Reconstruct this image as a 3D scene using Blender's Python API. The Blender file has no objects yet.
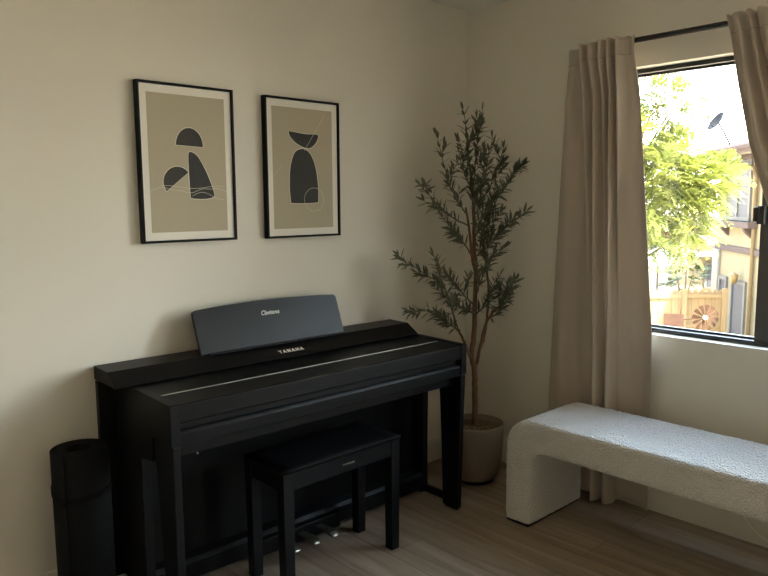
import bpy, bmesh, math, random
from mathutils import Vector, Matrix, noise as mnoise

SC = bpy.context.scene
COL = SC.collection
V = Vector

# ------------------------------------------------------------------ camera
cam_d = bpy.data.cameras.new('camera')
cam = bpy.data.objects.new('camera', cam_d)
COL.objects.link(cam)
SC.camera = cam
fwd = V((0.67918306, 0.72379022, -0.12181166))
rgt = V((0.72864531, -0.68485891, -0.00665479))
upv = V((0.08824047, 0.08423768, 0.99253092))
M3 = Matrix((rgt, upv, -fwd)).transposed()
cam.matrix_world = Matrix.Translation((-3.03787154, -2.56538959, 1.42667813)) @ M3.to_4x4()
cam_d.sensor_fit = 'HORIZONTAL'
cam_d.sensor_width = 36.0
cam_d.lens = 703.799 / 768 * 36.0
cam_d.clip_start = 0.05
cam_d.clip_end = 300

# ------------------------------------------------------------------ world, sun, exposure
SKY_STRENGTH = 26.0
SUN_STRENGTH = 60.0
w = bpy.data.worlds.new('sky')
SC.world = w
w.use_nodes = True
nt = w.node_tree
nt.nodes.clear()
tc = nt.nodes.new('ShaderNodeTexCoord')
sx = nt.nodes.new('ShaderNodeSeparateXYZ')
rp = nt.nodes.new('ShaderNodeValToRGB')
bg = nt.nodes.new('ShaderNodeBackground')
out = nt.nodes.new('ShaderNodeOutputWorld')
nt.links.new(tc.outputs['Generated'], sx.inputs[0])
nt.links.new(sx.outputs['Z'], rp.inputs[0])
e = rp.color_ramp.elements
e[0].position = 0.0
e[0].color = (1.0, 0.95, 0.86, 1)
e[1].position = 0.8
e[1].color = (0.52, 0.73, 1.05, 1)
m_ = rp.color_ramp.elements.new(0.22)
m_.color = (0.86, 0.95, 1.0, 1)
nt.links.new(rp.outputs[0], bg.inputs[0])
# the sky is brightest on the sunny side (+x, -y) and deeper on the far side
dt = nt.nodes.new('ShaderNodeVectorMath')
dt.operation = 'DOT_PRODUCT'
dt.inputs[1].default_value = (0.8, -0.6, 0.0)
nt.links.new(tc.outputs['Generated'], dt.inputs[0])
mr_ = nt.nodes.new('ShaderNodeMapRange')
mr_.inputs['From Min'].default_value = -1.0
mr_.inputs['From Max'].default_value = 1.0
mr_.inputs['To Min'].default_value = 0.12 * SKY_STRENGTH
mr_.inputs['To Max'].default_value = 1.12 * SKY_STRENGTH
nt.links.new(dt.outputs['Value'], mr_.inputs['Value'])
nt.links.new(mr_.outputs[0], bg.inputs[1])
nt.links.new(bg.outputs[0], out.inputs[0])

sun_d = bpy.data.lights.new('sun', 'SUN')
sun_d.energy = SUN_STRENGTH
sun_d.angle = math.radians(1.5)
sun_d.color = (1.0, 0.9, 0.74)
sun = bpy.data.objects.new('sun', sun_d)
COL.objects.link(sun)
sun.rotation_euler = V((0.10, 0.50, -0.86)).to_track_quat('-Z', 'Y').to_euler()

# light portals in the window and added door openings: they only guide sampling of the sky and give no light themselves
for lx_, ly_, pz_, sy_, sz_, dx_, dy_ in ((0.14, -1.62, 1.417, 1.52, 1.19, -1, 0), (0.14, -3.15, 1.08, 1.10, 2.04, -1, 0)):
    por_d = bpy.data.lights.new('window_portal', 'AREA')
    por_d.shape = 'RECTANGLE'
    por_d.size = sy_
    por_d.size_y = sz_
    por_d.cycles.is_portal = True
    por = bpy.data.objects.new('window_portal', por_d)
    COL.objects.link(por)
    por.location = (lx_, ly_, pz_)
    por.rotation_euler = V((dx_, dy_, 0)).to_track_quat('-Z', 'Z').to_euler()

vs = SC.view_settings
vs.view_transform = 'Standard'
vs.look = 'None'
vs.gamma = 1.0
vs.use_curve_mapping = False
vs.exposure = 0.16
SC.cycles.use_denoising = True
SC.cycles.max_bounces = 14
SC.cycles.diffuse_bounces = 10
SC.cycles.glossy_bounces = 6
SC.cycles.transparent_max_bounces = 16
SC.cycles.sample_clamp_indirect = 6.0
SC.cycles.caustics_reflective = False
SC.cycles.caustics_refractive = False

# ------------------------------------------------------------------ materials
MATS = {}


def mat(name, col, rough=0.6, metal=0.0, spec=0.5, bump=None, vary=None, coat=0.0, sheen=0.0, transl=0.0):
    """bump=(scale, strength, distance, kind) ; vary=(scale, amount, stretch xyz)"""
    m = bpy.data.materials.new(name)
    m.use_nodes = True
    n = m.node_tree
    b = n.nodes['Principled BSDF']
    b.inputs['Base Color'].default_value = (*col, 1)
    b.inputs['Roughness'].default_value = rough
    b.inputs['Metallic'].default_value = metal
    b.inputs['Specular IOR Level'].default_value = spec
    if coat:
        b.inputs['Coat Weight'].default_value = coat
        b.inputs['Coat Roughness'].default_value = 0.15
    if sheen:
        b.inputs['Sheen Weight'].default_value = sheen
        b.inputs['Sheen Roughness'].default_value = 0.5
    t = n.nodes.new('ShaderNodeTexCoord')
    if vary:
        mp = n.nodes.new('ShaderNodeMapping')
        mp.inputs['Scale'].default_value = vary[2] if len(vary) > 2 else (1, 1, 1)
        nz = n.nodes.new('ShaderNodeTexNoise')
        nz.inputs['Scale'].default_value = vary[0]
        nz.inputs['Detail'].default_value = 5
        r = n.nodes.new('ShaderNodeValToRGB')
        a = vary[1]
        r.color_ramp.elements[0].position = 0.3
        r.color_ramp.elements[1].position = 0.7
        r.color_ramp.elements[0].color = (*[c * (1 - a) for c in col], 1)
        r.color_ramp.elements[1].color = (*[min(1, c * (1 + a)) for c in col], 1)
        n.links.new(t.outputs['Object'], mp.inputs[0])
        n.links.new(mp.outputs[0], nz.inputs['Vector'])
        n.links.new(nz.outputs['Fac'], r.inputs[0])
        n.links.new(r.outputs[0], b.inputs['Base Color'])
    if bump:
        if bump[3] == 'voronoi':
            tx = n.nodes.new('ShaderNodeTexVoronoi')
            o_ = tx.outputs['Distance']
        else:
            tx = n.nodes.new('ShaderNodeTexNoise')
            tx.inputs['Detail'].default_value = 4
            o_ = tx.outputs['Fac']
        tx.inputs['Scale'].default_value = bump[0]
        n.links.new(t.outputs['Object'], tx.inputs['Vector'])
        bp = n.nodes.new('ShaderNodeBump')
        bp.inputs['Strength'].default_value = bump[1]
        bp.inputs['Distance'].default_value = bump[2]
        n.links.new(o_, bp.inputs['Height'])
        n.links.new(bp.outputs[0], b.inputs['Normal'])
    if transl:
        tr = n.nodes.new('ShaderNodeBsdfTranslucent')
        tr.inputs[0].default_value = (*col, 1)
        mx = n.nodes.new('ShaderNodeMixShader')
        mx.inputs[0].default_value = transl
        n.links.new(b.outputs[0], mx.inputs[1])
        n.links.new(tr.outputs[0], mx.inputs[2])
        n.links.new(mx.outputs[0], n.nodes['Material Output'].inputs[0])
    MATS[name] = m
    return m


mat('wall_paint', (0.715, 0.68, 0.60), 0.75, bump=(180, 0.12, 0.002, 'noise'))
mat('ceiling_paint', (0.76, 0.74, 0.70), 0.85, bump=(150, 0.15, 0.002, 'noise'))
mat('trim_paint', (0.74, 0.71, 0.64), 0.45)
mat('piano_black', (0.0035, 0.0035, 0.004), 0.42, spec=0.18, bump=(90, 0.05, 0.001, 'noise'))
mat('piano_satin', (0.004, 0.0042, 0.005), 0.42, spec=0.2)
mat('rest_black', (0.007, 0.008, 0.010), 0.36, spec=0.36)
mat('silver', (0.88, 0.87, 0.83), 0.3, 1.0)
mat('pedal_brass', (0.35, 0.34, 0.31), 0.3, 1.0)
mat('letter', (0.9, 0.9, 0.88), 0.4)
mat('vinyl', (0.003, 0.003, 0.0035), 0.65, spec=0.06, bump=(300, 0.15, 0.001, 'voronoi'))
mat('mat_foam', (0.007, 0.0072, 0.0075), 0.85, spec=0.15, bump=(260, 0.25, 0.001, 'voronoi'))
mat('strap', (0.003, 0.003, 0.003), 0.8, spec=0.1)
mat('frame_black', (0.005, 0.005, 0.005), 0.6, spec=0.15)
mat('mount_white', (0.78, 0.75, 0.68), 0.8)
mat('print_tan', (0.425, 0.38, 0.28), 0.8)
mat('ink', (0.022, 0.020, 0.016), 0.7)
mat('ink_white', (0.66, 0.62, 0.52), 0.7)
mat('curtain_cloth', (0.53, 0.46, 0.385), 0.9, spec=0.2, bump=(600, 0.2, 0.001, 'noise'), sheen=0.2, transl=0.12)
mat('curtain_seam', (0.46, 0.38, 0.30), 0.9, spec=0.2)
mat('rod_black', (0.01, 0.01, 0.01), 0.4)
mat('boucle', (0.80, 0.775, 0.73), 0.95, spec=0.15, bump=(150, 1.0, 0.010, 'voronoi'), sheen=0.3)
mat('glide_shade', (0.02, 0.018, 0.015), 0.6)  # near-black, puts the shade of the bench's base gap into the colour
mat('pot_clay', (0.23, 0.18, 0.135), 0.65, vary=(6, 0.06), bump=(120, 0.1, 0.001, 'noise'))
mat('pot_base', (0.03, 0.025, 0.02), 0.7)
mat('moss', (0.16, 0.105, 0.06), 0.95, vary=(60, 0.5), bump=(90, 1.0, 0.01, 'noise'))
mat('bark', (0.17, 0.085, 0.045), 0.8, vary=(25, 0.35, (1, 1, 0.25)), bump=(70, 0.6, 0.003, 'noise'))
mat('twig', (0.12, 0.105, 0.05), 0.8)
mat('leaf', (0.125, 0.132, 0.08), 0.55, spec=0.4, vary=(14, 0.35), transl=0.12)
mat('cord_white', (0.88, 0.87, 0.84), 0.5)
mat('win_black', (0.012, 0.012, 0.012), 0.4)
mat('win_grey', (0.05, 0.05, 0.048), 0.45)
mat('latch', (0.02, 0.02, 0.02), 0.35)
# outside
mat('stucco', (0.225, 0.185, 0.12), 0.95, spec=0.08, bump=(30, 0.7, 0.02, 'noise'), vary=(3, 0.06))
mat('stucco_pale', (0.24, 0.22, 0.185), 0.95, spec=0.08, bump=(30, 0.4, 0.02, 'noise'))
mat('trim_mauve', (0.085, 0.062, 0.058), 0.8, spec=0.08)
mat('shingle', (0.085, 0.06, 0.056), 0.9, spec=0.08, vary=(8, 0.25, (1, 1, 4)))
mat('house_glass', (0.05, 0.048, 0.06), 0.5, spec=0.1)
mat('house_white', (0.13, 0.12, 0.11), 0.6, spec=0.08)
mat('fence_wood', (0.26, 0.175, 0.09), 0.85, spec=0.08, vary=(4, 0.12, (6, 6, 0.5)))
mat('rust', (0.045, 0.024, 0.016), 0.85, 0.0, spec=0.05, vary=(9, 0.3))
mat('patio', (0.42, 0.35, 0.25), 0.9, vary=(1.5, 0.1))
mat('tree_bark', (0.14, 0.10, 0.06), 0.9)
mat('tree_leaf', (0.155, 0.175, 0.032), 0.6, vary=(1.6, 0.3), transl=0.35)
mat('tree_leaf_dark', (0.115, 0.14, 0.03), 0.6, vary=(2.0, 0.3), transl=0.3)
mat('blossom', (0.15, 0.04, 0.012), 0.7)
mat('dish_grey', (0.015, 0.015, 0.017), 0.6, spec=0.08)
mat('canvas_white', (0.5, 0.49, 0.46), 0.8, spec=0.08)
mat('pipe_tan', (0.15, 0.11, 0.06), 0.7, spec=0.08)
mat('bush_leaf', (0.045, 0.06, 0.012), 0.7, vary=(3, 0.3), transl=0.2)
mat('terracotta', (0.42, 0.16, 0.06), 0.8)
mat('lamp_amber', (0.2, 0.13, 0.04), 0.4)


def glass_mat():
    m = bpy.data.materials.new('clear_glass')
    m.use_nodes = True
    n = m.node_tree
    n.nodes.clear()
    o = n.nodes.new('ShaderNodeOutputMaterial')
    t = n.nodes.new('ShaderNodeBsdfTransparent')
    t.inputs[0].default_value = (0.96, 0.975, 0.965, 1)
    g = n.nodes.new('ShaderNodeBsdfGlossy')
    g.inputs['Roughness'].default_value = 0.02
    fr = n.nodes.new('ShaderNodeFresnel')
    fr.inputs[0].default_value = 1.45
    ml = n.nodes.new('ShaderNodeMath')
    ml.operation = 'MULTIPLY'
    ml.inputs[1].default_value = 0.7
    mx = n.nodes.new('ShaderNodeMixShader')
    n.links.new(fr.outputs[0], ml.inputs[0])
    n.links.new(ml.outputs[0], mx.inputs[0])
    n.links.new(t.outputs[0], mx.inputs[1])
    n.links.new(g.outputs[0], mx.inputs[2])
    n.links.new(mx.outputs[0], o.inputs[0])
    MATS['clear_glass'] = m


glass_mat()


def floor_mat():
    m = bpy.data.materials.new('plank_floor')
    m.use_nodes = True
    n = m.node_tree
    b = n.nodes['Principled BSDF']
    b.inputs['Roughness'].default_value = 0.5
    b.inputs['Specular IOR Level'].default_value = 0.4
    t = n.nodes.new('ShaderNodeTexCoord')
    mp = n.nodes.new('ShaderNodeMapping')
    mp.inputs['Rotation'].default_value = (0, 0, math.pi / 2)
    mp.inputs['Location'].default_value = (0.35, 0.06, 0)
    br = n.nodes.new('ShaderNodeTexBrick')
    br.inputs['Scale'].default_value = 1.0
    br.inputs['Brick Width'].default_value = 1.5
    br.inputs['Row Height'].default_value = 0.185
    br.inputs['Mortar Size'].default_value = 0.0016
    br.inputs['Mortar Smooth'].default_value = 0.3
    br.inputs['Color1'].default_value = (0.365, 0.30, 0.235, 1)
    br.inputs['Color2'].default_value = (0.295, 0.235, 0.178, 1)
    br.inputs['Mortar'].default_value = (0.15, 0.115, 0.085, 1)
    br.offset = 0.37
    n.links.new(t.outputs['Object'], mp.inputs[0])
    n.links.new(mp.outputs[0], br.inputs['Vector'])
    # grain stretched along the planks
    mg = n.nodes.new('ShaderNodeMapping')
    mg.inputs['Scale'].default_value = (9.0, 0.7, 1)
    nz = n.nodes.new('ShaderNodeTexNoise')
    nz.inputs['Scale'].default_value = 2.2
    nz.inputs['Detail'].default_value = 8
    nz.inputs['Distortion'].default_value = 0.8
    n.links.new(t.outputs['Object'], mg.inputs[0])
    n.links.new(mg.outputs[0], nz.inputs['Vector'])
    r = n.nodes.new('ShaderNodeValToRGB')
    r.color_ramp.elements[0].position = 0.3
    r.color_ramp.elements[0].color = (0.66, 0.64, 0.62, 1)
    r.color_ramp.elements[1].position = 0.68
    r.color_ramp.elements[1].color = (1.12, 1.12, 1.12, 1)
    n.links.new(nz.outputs['Fac'], r.inputs[0])
    mx = n.nodes.new('ShaderNodeMix')
    mx.data_type = 'RGBA'
    mx.blend_type = 'MULTIPLY'
    mx.inputs[0].default_value = 1.0
    n.links.new(br.outputs['Color'], mx.inputs[6])
    n.links.new(r.outputs[0], mx.inputs[7])
    n.links.new(mx.outputs[2], b.inputs['Base Color'])
    bp = n.nodes.new('ShaderNodeBump')
    bp.inputs['Strength'].default_value = 0.35
    bp.inputs['Distance'].default_value = 0.002
    inv = n.nodes.new('ShaderNodeMath')
    inv.operation = 'SUBTRACT'
    inv.inputs[0].default_value = 1.0
    n.links.new(br.outputs['Fac'], inv.inputs[1])
    n.links.new(inv.outputs[0], bp.inputs['Height'])
    n.links.new(bp.outputs[0], b.inputs['Normal'])
    MATS['plank_floor'] = m


floor_mat()


# ------------------------------------------------------------------ mesh helpers
def box(bm, x0, x1, y0, y1, z0, z1, mi=0):
    vs_ = [bm.verts.new(p) for p in ((x0, y0, z0), (x1, y0, z0), (x1, y1, z0), (x0, y1, z0),
                                     (x0, y0, z1), (x1, y0, z1), (x1, y1, z1), (x0, y1, z1))]
    for f in ((0, 3, 2, 1), (4, 5, 6, 7), (0, 1, 5, 4), (1, 2, 6, 5), (2, 3, 7, 6), (3, 0, 4, 7)):
        fc = bm.faces.new([vs_[i] for i in f])
        fc.material_index = mi
    return vs_


def prism(bm, poly, axis, a, b, mi=0):
    """poly: 2d points; axis 0 -> (y,z) extruded in x ; 1 -> (x,z) in y ; 2 -> (x,y) in z"""
    def mk(p, t):
        if axis == 0:
            return (t, p[0], p[1])
        if axis == 1:
            return (p[0], t, p[1])
        return (p[0], p[1], t)
    A = [bm.verts.new(mk(p, a)) for p in poly]
    B = [bm.verts.new(mk(p, b)) for p in poly]
    n = len(poly)
    fs = [bm.faces.new(A[::-1]), bm.faces.new(B)]
    for i in range(n):
        fs.append(bm.faces.new((A[i], A[(i + 1) % n], B[(i + 1) % n], B[i])))
    for f in fs:
        f.material_index = mi
    return A, B


def tube(bm, pts, rad, n=8, mi=0, closed=False):
    pts = [V(p) for p in pts]
    if not hasattr(rad, '__len__'):
        rad = [rad] * len(pts)
    rings = []
    ref = None
    L = len(pts)
    for i, p in enumerate(pts):
        if closed:
            d = (pts[(i + 1) % L] - pts[i - 1]).normalized()
        else:
            d = (pts[min(i + 1, L - 1)] - pts[max(i - 1, 0)]).normalized()
        if ref is None:
            ref = d.orthogonal().normalized()
        ref = (ref - d * ref.dot(d))
        if ref.length < 1e-6:
            ref = d.orthogonal()
        ref.normalize()
        bi = d.cross(ref)
        rings.append([bm.verts.new(p + (ref * math.cos(2 * math.pi * k / n) + bi * math.sin(2 * math.pi * k / n)) * rad[i]) for k in range(n)])
    for i in range(L if closed else L - 1):
        a, b = rings[i], rings[(i + 1) % L]
        for k in range(n):
            f = bm.faces.new((a[k], a[(k + 1) % n], b[(k + 1) % n], b[k]))
            f.material_index = mi
            f.smooth = True
    if not closed:
        for r_ in (rings[0][::-1], rings[-1]):
            f = bm.faces.new(r_)
            f.material_index = mi


def lathe(bm, prof, n=48, mi=0, c=(0, 0)):
    rings = []
    for r_, z in prof:
        if r_ < 1e-6:
            rings.append([bm.verts.new((c[0], c[1], z))])
        else:
            rings.append([bm.verts.new((c[0] + r_ * math.cos(2 * math.pi * k / n), c[1] + r_ * math.sin(2 * math.pi * k / n), z)) for k in range(n)])
    for i in range(len(rings) - 1):
        a, b = rings[i], rings[i + 1]
        for k in range(n):
            k2 = (k + 1) % n
            if len(a) == 1 and len(b) == 1:
                continue
            if len(a) == 1:
                f = bm.faces.new((a[0], b[k2], b[k]))
            elif len(b) == 1:
                f = bm.faces.new((a[k], a[k2], b[0]))
            else:
                f = bm.faces.new((a[k], a[k2], b[k2], b[k]))
            f.smooth = True
            f.material_index = mi


def obj(name, bm, mats, parent=None, loc=None, rotz=0, bevel=0, segs=2, smooth=False, fix=True):
    if fix:
        bmesh.ops.recalc_face_normals(bm, faces=bm.faces)
    me = bpy.data.meshes.new(name)
    bm.to_mesh(me)
    bm.free()
    if isinstance(mats, str):
        mats = [mats]
    for m in mats:
        me.materials.append(MATS[m])
    o = bpy.data.objects.new(name, me)
    COL.objects.link(o)
    if parent:
        o.parent = parent
    if loc:
        o.location = loc
    o.rotation_euler = (0, 0, rotz)
    if smooth:
        for p in me.polygons:
            p.use_smooth = True
    if bevel:
        b = o.modifiers.new('bevel', 'BEVEL')
        b.width = bevel
        b.segments = segs
        b.limit_method = 'ANGLE'
        b.angle_limit = math.radians(35)
        b.harden_normals = False
    return o


def new():
    return bmesh.new()


def boxo(name, dims, mats, parent=None, bevel=0.0, loc=None, rotz=0):
    bm = new()
    box(bm, *dims)
    return obj(name, bm, mats, parent, loc, rotz, bevel)


def thing(name, label, cat, loc=(0, 0, 0), rotz=0, group=None):
    o = bpy.data.objects.new(name, None)
    o.empty_display_size = 0.05
    COL.objects.link(o)
    o.location = loc
    o.rotation_euler = (0, 0, rotz)
    return tag(o, label, cat, group)


def tag(o, label, cat, group=None):
    o['label'] = label
    o['category'] = cat
    if group:
        o['group'] = group
    return o


def struct(o):
    o['kind'] = 'structure'
    return o


def text_mesh(name, body, size, mats, parent, loc, rot, shear=0.0, depth=0.0006, spacing=1.0, width=None, weight=0.0):
    cu = bpy.data.curves.new(name, 'FONT')
    cu.body = body
    cu.size = size
    cu.shear = shear
    cu.extrude = depth
    cu.space_character = spacing
    cu.align_x = 'CENTER'
    cu.align_y = 'CENTER'
    cu.offset = weight
    cu.resolution_u = 3
    tmp = bpy.data.objects.new(name + '_tmp', cu)
    COL.objects.link(tmp)
    dg = bpy.context.evaluated_depsgraph_get()
    me = bpy.data.meshes.new_from_object(tmp.evaluated_get(dg))
    bpy.data.objects.remove(tmp)
    if width:
        xs = [v.co.x for v in me.vertices]
        s = width / (max(xs) - min(xs))
        for v in me.vertices:
            v.co.x *= s
    me.name = name
    me.materials.clear()
    me.materials.append(MATS[mats])
    o = bpy.data.objects.new(name, me)
    COL.objects.link(o)
    o.parent = parent
    o.location = loc
    o.rotation_euler = rot
    return o


def catmull(pts, per):
    res = []
    n = len(pts)
    for i in range(n - 1):
        p0, p1, p2, p3 = pts[max(i - 1, 0)], pts[i], pts[i + 1], pts[min(i + 2, n - 1)]
        for k in range(per):
            t = k / per
            res.append(tuple(0.5 * (2 * b + (c - a) * t + (2 * a - 5 * b + 4 * c - d) * t * t + (3 * b - a - 3 * c + d) * t ** 3)
                             for a, b, c, d in zip(p0, p1, p2, p3)))
    res.append(tuple(pts[-1]))
    return res


# ------------------------------------------------------------------ room shell
X0, Y0, H = -4.7, -4.5, 2.44
WY0, WY1, WZ0, WZ1 = -2.38, -0.86, 0.82, 2.014
struct(boxo('floor', (X0 - .15, 0.15, Y0 - .15, 0.15, -0.12, 0.0), 'plank_floor'))
struct(boxo('ceiling', (X0 - .15, 0.15, Y0 - .15, 0.15, H, H + 0.15), 'ceiling_paint'))
struct(boxo('wall_left', (X0 - .15, 0.15, 0, 0.15, 0, H), 'wall_paint'))
struct(boxo('wall_front', (X0 - .15, 0.15, Y0 - .15, Y0, 0, H), 'wall_paint'))
struct(boxo('wall_back', (X0 - .15, X0, Y0, 0, 0, H), 'wall_paint'))
bm = new()
T = 0.15
DY0, DY1, DZ0, DZ1 = -3.70, -2.60, 0.06, 2.10  # opening for the added door that brightens the room
box(bm, 0, T, Y0, DY0, 0, H)
box(bm, 0, T, DY0, DY1, 0, DZ0)
box(bm, 0, T, DY0, DY1, DZ1, H)
box(bm, 0, T, DY1, WY0, 0, H)
box(bm, 0, T, WY1, 0, 0, H)
box(bm, 0, T, WY0, WY1, 0, WZ0)
box(bm, 0, T, WY0, WY1, WZ1, H)
bmesh.ops.remove_doubles(bm, verts=bm.verts, dist=1e-5)
struct(obj('wall_right', bm, 'wall_paint'))


def baseboard(name, poly_axis, a, b):
    bm = new()
    prof = [(0, 0), (-0.013, 0), (-0.013, 0.105), (-0.009, 0.114), (-0.004, 0.117), (0, 0.117)]
    prism(bm, prof, poly_axis, a, b)
    return struct(obj(name, bm, 'trim_paint'))


baseboard('baseboard_left', 0, X0, -0.0)
baseboard('baseboard_right', 1, DY1 + 0.02, -0.013)

# ------------------------------------------------------------------ window
bm = new()
fx0, fx1, fw = 0.055, 0.125, 0.020
box(bm, fx0, fx1, WY0, WY1, WZ0, WZ0 + fw)
box(bm, fx0, fx1, WY0, WY1, WZ1 - fw, WZ1)
box(bm, fx0, fx1, WY0, WY0 + fw, WZ0 + fw, WZ1 - fw)
box(bm, fx0, fx1, WY1 - fw, WY1, WZ0 + fw, WZ1 - fw)
win = struct(obj('window_1', bm, 'win_black', bevel=0.003))


def sash(name, y0, y1, x, dy0, dy1):
    bm = new()
    z0, z1, t = WZ0 + fw, WZ1 - fw, 0.009
    box(bm, x, x + 0.022, y0, y1, z0, z0 + t)
    box(bm, x, x + 0.022, y0, y1, z1 - t, z1)
    box(bm, x, x + 0.022, y0, y0 + dy0, z0 + t, z1 - t)
    box(bm, x, x + 0.022, y1 - dy1, y1, z0 + t, z1 - t)
    s = obj(name, bm, 'win_grey', win, bevel=0.002)
    g = boxo('glass_pane', (x + 0.008, x + 0.012, y0 + dy0 - .004, y1 - dy1 + .004, z0 + t - .004, z1 - t + .004), 'clear_glass', s)
    return s


sash('window_sash', -1.572, WY1 - fw, 0.092, 0.058, 0.02)
s2 = sash('window_sash', WY0 + fw, -1.513, 0.066, 0.03, 0.055)
bm = new()
box(bm, 0.040, 0.066, -1.535, -1.505, 1.325, 1.40)
box(bm, 0.034, 0.050, -1.515, -1.492, 1.335, 1.395)
obj('latch', bm, 'latch', win, bevel=0.003)

# unseen glazed door, added along the same wall to let in more daylight
bm = new()
box(bm, fx0, fx1, DY0, DY1, DZ0, DZ0 + fw)
box(bm, fx0, fx1, DY0, DY1, DZ1 - fw, DZ1)
box(bm, fx0, fx1, DY0, DY0 + fw, DZ0 + fw, DZ1 - fw)
box(bm, fx0, fx1, DY1 - fw, DY1, DZ0 + fw, DZ1 - fw)
dr = struct(obj('added_daylight_door', bm, 'win_black', bevel=0.003))
for y0, y1 in ((DY0 + fw, DY1 - fw),):
    boxo('glass_pane', (0.088, 0.092, y0 - .004, y1 + .004, DZ0 + fw - .004, DZ1 - fw + .004), 'clear_glass', dr)

# ------------------------------------------------------------------ curtain rod and curtains
rod = thing('curtain_rod', 'thin black metal curtain rod above the window', 'curtain rod', (-0.072, -1.62, 2.115))
bm = new()
tube(bm, [(0, -0.90, 0), (0, 0.82, 0)], 0.0115, 14)
obj('rod', bm, 'rod_black', rod)
for s_ in (-1, 1):
    bm = new()
    lathe(bm, [(0, -0.03), (0.016, -0.03), (0.018, -0.02), (0.018, 0.02), (0.016, 0.03), (0, 0.03)], 16)
    bmesh.ops.rotate(bm, verts=bm.verts, matrix=Matrix.Rotation(math.pi / 2, 3, 'X'))
    bmesh.ops.translate(bm, verts=bm.verts, vec=(0, s_ * 0.86 - .045, 0))
    obj('finial', bm, 'rod_black', rod)
    bm = new()
    box(bm, 0.066, 0.072, s_ * 0.78 - .015, s_ * 0.78 + .015, -0.05, 0.03)
    tube(bm, [(0.068, s_ * 0.78, -0.005), (0.02, s_ * 0.78, -0.016), (0.0, s_ * 0.78, -0.016)], 0.006, 8)
    obj('bracket', bm, 'rod_black', rod)


def curtain(name, rows, label, seam_z, per=7, nz=64):
    """rows: list of (z, [(y, x), ...]) from the top down, same number of points each"""
    dens = [(z, catmull(p, per)) for z, p in rows]
    zt, zb = dens[0][0], dens[-1][0]

    def at(z):
        for i in range(len(dens) - 1):
            if dens[i][0] >= z >= dens[i + 1][0] - 1e-9:
                t = (dens[i][0] - z) / (dens[i][0] - dens[i + 1][0])
                return [(a[0] + (b[0] - a[0]) * t, a[1] + (b[1] - a[1]) * t) for a, b in zip(dens[i][1], dens[i + 1][1])]
    bm = new()
    prev = None
    for j in range(nz + 1):
        z = zt + (zb - zt) * j / nz
        ring = []
        for k, (y, x) in enumerate(at(z)):
            n_ = mnoise.noise(V((y * 9, z * 1.6, 3.1))) * 0.006 * min(1, j / 6)
            zz = z + (0.004 * math.sin(k * 0.55) if j == 0 else 0)
            ring.append(bm.verts.new((x + n_, y, zz)))
        if prev:
            for k in range(len(ring) - 1):
                f = bm.faces.new((prev[k], prev[k + 1], ring[k + 1], ring[k]))
                f.smooth = True
        prev = ring
    yc = sum(p[0] for p in rows[0][1]) / len(rows[0][1])
    c = obj(name, bm, 'curtain_cloth', fix=False)
    so = c.modifiers.new('cloth', 'SOLIDIFY')
    so.thickness = 0.0025
    so.offset = 0
    tag(c, label, 'curtain', None)
    bm = new()
    prev = None
    for z in (seam_z + 0.0022, seam_z - 0.0022):
        ring = []
        for k, (y, x) in enumerate(at(z)):
            j = (zt - z) / (zt - zb) * nz
            n_ = mnoise.noise(V((y * 9, z * 1.6, 3.1))) * 0.006 * min(1, j / 6)
            ring.append(bm.verts.new((x + n_ - 0.0022, y, z)))
        if prev:
            for k in range(len(ring) - 1):
                bm.faces.new((prev[k], prev[k + 1], ring[k + 1], ring[k])).smooth = True
        prev = ring
    sm = obj('header_seam', bm, 'curtain_seam', c, fix=False)
    so = sm.modifiers.new('cloth', 'SOLIDIFY')
    so.thickness = 0.001
    return c


topL = [(-.665, -.045), (-.70, -.062), (-.745, -.055), (-.765, -.065), (-.782, -.125), (-.803, -.07), (-.828, -.125), (-.852, -.07),
        (-.874, -.125), (-.896, -.07), (-.918, -.125), (-.942, -.055), (-.963, -.132), (-.986, -.085), (-1.01, -.078), (-1.03, -.09)]
topL = topL[:3] + [(y, -.120 + (x + .09) * .85) for y, x in topL[3:]]
pinL = [(y, x + .002) for y, x in topL]
midL = [(-.655, -.045), (-.69, -.06), (-.735, -.05), (-.765, -.06), (-.785, -.115), (-.81, -.06), (-.838, -.115), (-.865, -.05),
        (-.885, -.12), (-.905, -.05), (-.925, -.13), (-.948, -.035), (-.968, -.145), (-.99, -.085), (-1.02, -.07), (-1.045, -.085)]
botL = [(-.585, -.04), (-.66, -.06), (-.745, -.045), (-.80, -.06), (-.85, -.05), (-.873, -.055), (-.903, -.150), (-.925, -.10),
        (-.932, -.055), (-.945, -.115), (-.967, -.138), (-.988, -.09), (-.982, -.045), (-1.03, -.028), (-1.09, -.035), (-1.145, -.065)]
lowL = [(a[0] * .3 + b[0] * .7, a[1] * .3 + b[1] * .7) for a, b in zip(midL, botL)]
lowL[-3:] = [(-1.02, -.04), (-1.085, -.045), (-1.143, -.085)]
curtain('curtain', [(2.127, topL), (2.055, pinL), (1.9, midL), (0.85, lowL), (0.012, botL)],
        'beige curtain hanging straight to the floor between tall potted plant and window', 2.052)
topR = [(-1.408, -.09), (-1.42, -.072), (-1.433, -.085), (-1.452, -.13), (-1.475, -.072), (-1.495, -.125), (-1.512, -.07), (-1.54, -.132),
        (-1.570, -.12), (-1.585, -.06), (-1.605, -.125), (-1.625, -.06), (-1.65, -.125), (-1.67, -.06), (-1.695, -.125), (-1.72, -.06),
        (-1.745, -.12), (-1.77, -.06), (-1.80, -.10), (-1.83, -.08)]
topR = [(y, -.120 + (x + .09) * .85) for y, x in topR]


def squeeze(a, b, amp, base=-.115):
    res = []
    for i, (y, x) in enumerate(topR):
        t = (topR[0][0] - y) / (topR[0][0] - topR[-1][0])
        res.append((a + (b - a) * t, base + (x + .12) * amp * 1.15))
    return res


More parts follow.
